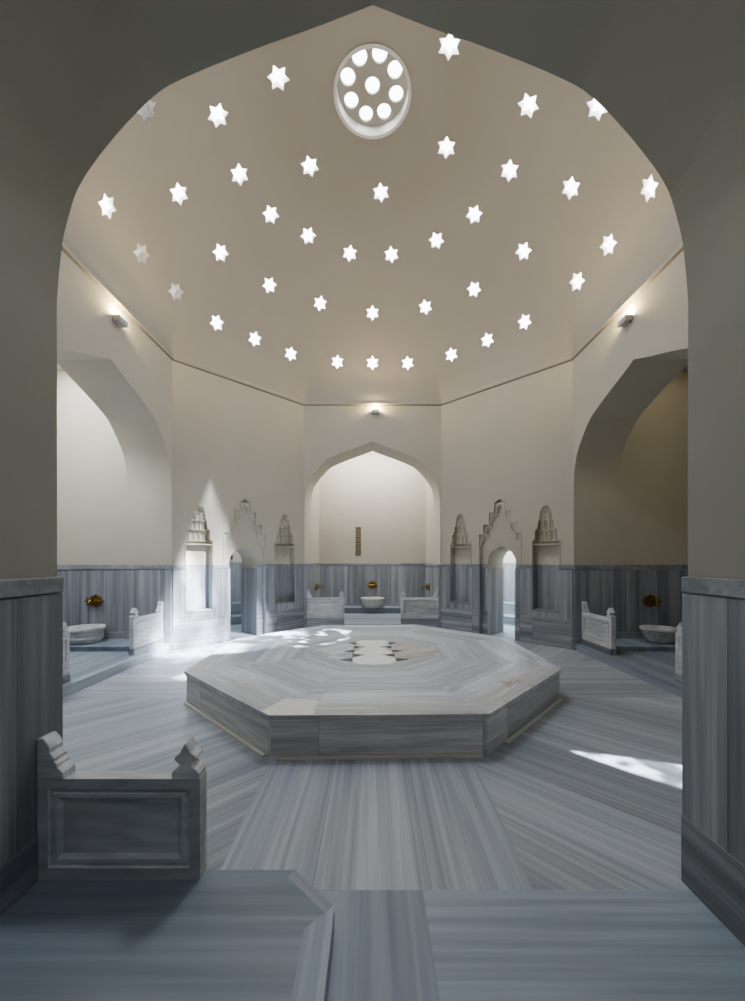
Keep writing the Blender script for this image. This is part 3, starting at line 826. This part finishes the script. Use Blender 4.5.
basin('flared marble bowl basin on the ledge in the right alcove', at(4.90, AW-.027-.29, ZT+.085), .285, 'bowl')
tap('brass tap on the marble wall above the right alcove basin', at(4.95, AW-.027, .88))

# exposed brick strip in the far alcove
bs = MB().box(-.08, .08, -.012, .02, 0, .84, M['brick']).build('brick_strip', mw=at(-.42, yb, 1.75))
tag(bs, 'narrow upright strip of exposed old brick in the plaster of the far alcove', 'brick strip')

# ------------------------------------------------------------------ wall lamps
def sconce(label, mw, src=[None]):
    if src[0]: return dup(src[0], mw, label)
    root = empty('wall_lamp', mw, label, 'lamp', 'uplight wall lamps under the cornice'); src[0] = root
    b = MB(); b.box(-.09, .09, -.11, -.006, -.05, .03, M['lampbody']); b.build('lamp_body', root, bevel=.01)
    MB().box(-.075, .075, -.10, -.012, .03, .042, M['lampglass']).build('lamp_glass', root)
    MB().box(-.07, .07, -.008, 0, -.05, .03, M['lampbody']).build('wall_plate', root)
    return root
SC = [('uplight lamp on the left wall, lighting the cornice', at(-A, .10, 4.97, PI/2)),
      ('uplight lamp on the back wall above the far arch', at(.07, A, 5.04)),
      ('uplight lamp on the right wall, lighting the cornice', at(A, .10, 4.97, -PI/2))]
for l, m in SC: sconce(l, m)

# ------------------------------------------------------------------ lights
def lamp(kind, name, loc, e, col=(1, 1, 1), to=None, **kw):
    d = bpy.data.lights.new(name, kind); d.energy = e; d.color = col
    for k, v in kw.items(): setattr(d, k, v)
    o = bpy.data.objects.new(name, d); C.objects.link(o); o.location = loc
    if to is not None: o.rotation_euler = (Vector(to)-Vector(loc)).to_track_quat('-Z', 'Y').to_euler()
    return o
COOL, NEUT, WARM = (.80, .90, 1), (1, .985, .96), (1, .74, .36)
lamp('AREA', 'skylight_daylight', (0, 0, 7.7), 165, COOL, (0, 0, 0), shape='DISK', size=1.0)
lamp('POINT', 'dome_fill_lamp', (0, 0, 5.4), 55, NEUT, shadow_soft_size=.9)  # unseen fill lamp added in mid-hall to brighten the dome
for l, m in SC:
    p = m @ Vector((0, -.065, .065))
    lamp('POINT', 'uplight_bulb', p, 95, WARM, shadow_soft_size=.04)
# alcoves
lamp('AREA', 'far_alcove_daylight', (0, A+1.55, 4.85), 230, (1, .985, .95), (0, A+2.6, 1.5), shape='RECTANGLE', size=2.6, size_y=.8)
lamp('AREA', 'left_alcove_daylight', (-A-1.45, 0, 4.9), 240, (.90, .95, 1), (-A-1.45, .4, 0), shape='RECTANGLE', size=.9, size_y=2.4)
lamp('AREA', 'right_alcove_lamp', (A+1.45, 0, 4.9), 13, (1, .90, .60), (A+1.45, .4, 0), shape='RECTANGLE', size=.9, size_y=2.4)
lamp('AREA', 'near_alcove_fill_lamp', (0, YF-1.6, 4.8), 30, COOL, (0, YF-1.6, 0), shape='RECTANGLE', size=2.0, size_y=1.0)  # unseen overhead fill, added to lift the near floor and panel
for (mw, cx, y0, y1), e in zip(BENCH, (75, 420)):
    lamp('AREA', 'room_daylight', mw @ Vector((cx, (y0+y1)/2, 2.95)), e, COOL, mw @ Vector((cx, (y0+y1)/2, 0)), shape='SQUARE', size=1.2)

# sunlight that comes through the skylights and falls in patterned patches
def sunbeam(name, loc, to, e, ang, top, taper, col=(.90, .95, 1), nz=3.0, seed=0.0, lo=.42, hi=.62, soft=.25, sx=1.0, base=.25, up=(0, 0, 1), bottom=-1.0, pw=.75):
    o = lamp('SPOT', name, loc, e, col, to, spot_size=R(ang), spot_blend=.35, shadow_soft_size=.02)
    zz = (Vector(loc)-Vector(to)).normalized(); xx = Vector(up).cross(zz).normalized(); yy = zz.cross(xx)
    o.rotation_euler = Matrix((xx, yy, zz)).transposed().to_euler()
    d = o.data; d.use_nodes = True; nt = d.node_tree; L = nt.links.new
    em = nt.nodes['Emission']
    def mth(op, a, b=None, c=None, clamp=False):
        n = N(nt, 'ShaderNodeMath', operation=op); n.use_clamp = clamp
        for i, v in enumerate((a, b, c)):
            if v is None: continue
            if isinstance(v, (int, float)): n.inputs[i].default_value = v
            else: L(v, n.inputs[i])
        return n.outputs[0]
    tc = N(nt, 'ShaderNodeTexCoord'); sp = N(nt, 'ShaderNodeSeparateXYZ'); L(tc.outputs['Normal'], sp.inputs[0])
    k = 1/math.tan(R(ang/2))
    az = mth('ABSOLUTE', sp.outputs[2])
    u = mth('MULTIPLY', mth('DIVIDE', sp.outputs[0], az), k*sx); v = mth('MULTIPLY', mth('DIVIDE', sp.outputs[1], az), k)
    cb = N(nt, 'ShaderNodeCombineXYZ'); L(u, cb.inputs[0]); L(v, cb.inputs[1]); cb.inputs[2].default_value = seed
    n1 = N(nt, 'ShaderNodeTexNoise'); n1.inputs['Scale'].default_value = nz; n1.inputs['Detail'].default_value = 1.5; L(cb.outputs[0], n1.inputs['Vector'])
    nm = N(nt, 'ShaderNodeMapRange', interpolation_type='SMOOTHSTEP'); nm.inputs[1].default_value = lo; nm.inputs[2].default_value = hi; nm.inputs[3].default_value = base
    L(n1.outputs['Fac'], nm.inputs[0])
    # pointed outline: half width grows below the tip
    half = mth('MULTIPLY', mth('POWER', mth('MAXIMUM', mth('SUBTRACT', top, v), 0.0), pw), taper)
    ed = N(nt, 'ShaderNodeMapRange', interpolation_type='SMOOTHSTEP'); ed.inputs[1].default_value = 0; ed.inputs[2].default_value = soft
    L(mth('SUBTRACT', half, mth('ABSOLUTE', u)), ed.inputs[0])
    bt = N(nt, 'ShaderNodeMapRange', interpolation_type='SMOOTHSTEP'); bt.inputs[1].default_value = bottom; bt.inputs[2].default_value = bottom+soft
    L(v, bt.inputs[0])
    L(mth('MULTIPLY', mth('MULTIPLY', ed.outputs[0], bt.outputs[0]), nm.outputs[0]), em.inputs['Strength'])
    return o
SUN = (2.6, -.6, 6.9)
sunbeam('sun_on_wall', SUN, (-3.12, 2.08, 1.62), 34000, 27, .74, .46, nz=1.5, seed=1.5, lo=.36, hi=.66, base=.22, soft=.16, pw=1.0)
sunbeam('sun_on_niche', SUN, (-3.33, 1.87, .70), 70000, 15, .95, .50, nz=2.4, seed=4, lo=.42, hi=.58, base=.10, soft=.25)
sunbeam('sun_on_left_floor', SUN, (-2.85, 1.22, 0), 80000, 19, .95, .95, nz=2.0, seed=8.3, lo=.44, hi=.60, base=.08, soft=.3)
sunbeam('sun_on_platform', SUN, (-1.45, 1.25, .35), 50000, 16, .7, .7, nz=4.0, seed=2, lo=.54, hi=.62, base=0, soft=.2)
sunbeam('sun_on_right_floor', (-.9, -.35, 7.2), (2.14, -2.34, 0), 60000, 8, .95, .32, nz=2.6, seed=5, lo=.40, hi=.56, base=.12, soft=.08, up=(-.65, .40, 0), bottom=-.95)

# world: faint
w = bpy.data.worlds.new('world'); bpy.context.scene.world = w; w.use_nodes = True
w.node_tree.nodes['Background'].inputs[0].default_value = (.7, .8, 1, 1); w.node_tree.nodes['Background'].inputs[1].default_value = .6

# ------------------------------------------------------------------ camera
cd = bpy.data.cameras.new('camera'); cam = bpy.data.objects.new('camera', cd); C.objects.link(cam)
cam.location = (0, -5.25, 1.6); cam.rotation_euler = (PI/2, 0, 0)
cd.sensor_fit = 'HORIZONTAL'; cd.sensor_width = 36; cd.lens = 36*381/745; cd.shift_y = 60/745; cd.clip_start = .02
bpy.context.scene.camera = cam
sc = bpy.context.scene
sc.view_settings.view_transform = 'AgX'
sc.view_settings.exposure = -.38
sc.cycles.use_denoising = True
sc.cycles.max_bounces = 12; sc.cycles.diffuse_bounces = 8
sc.cycles.sample_clamp_indirect = 8
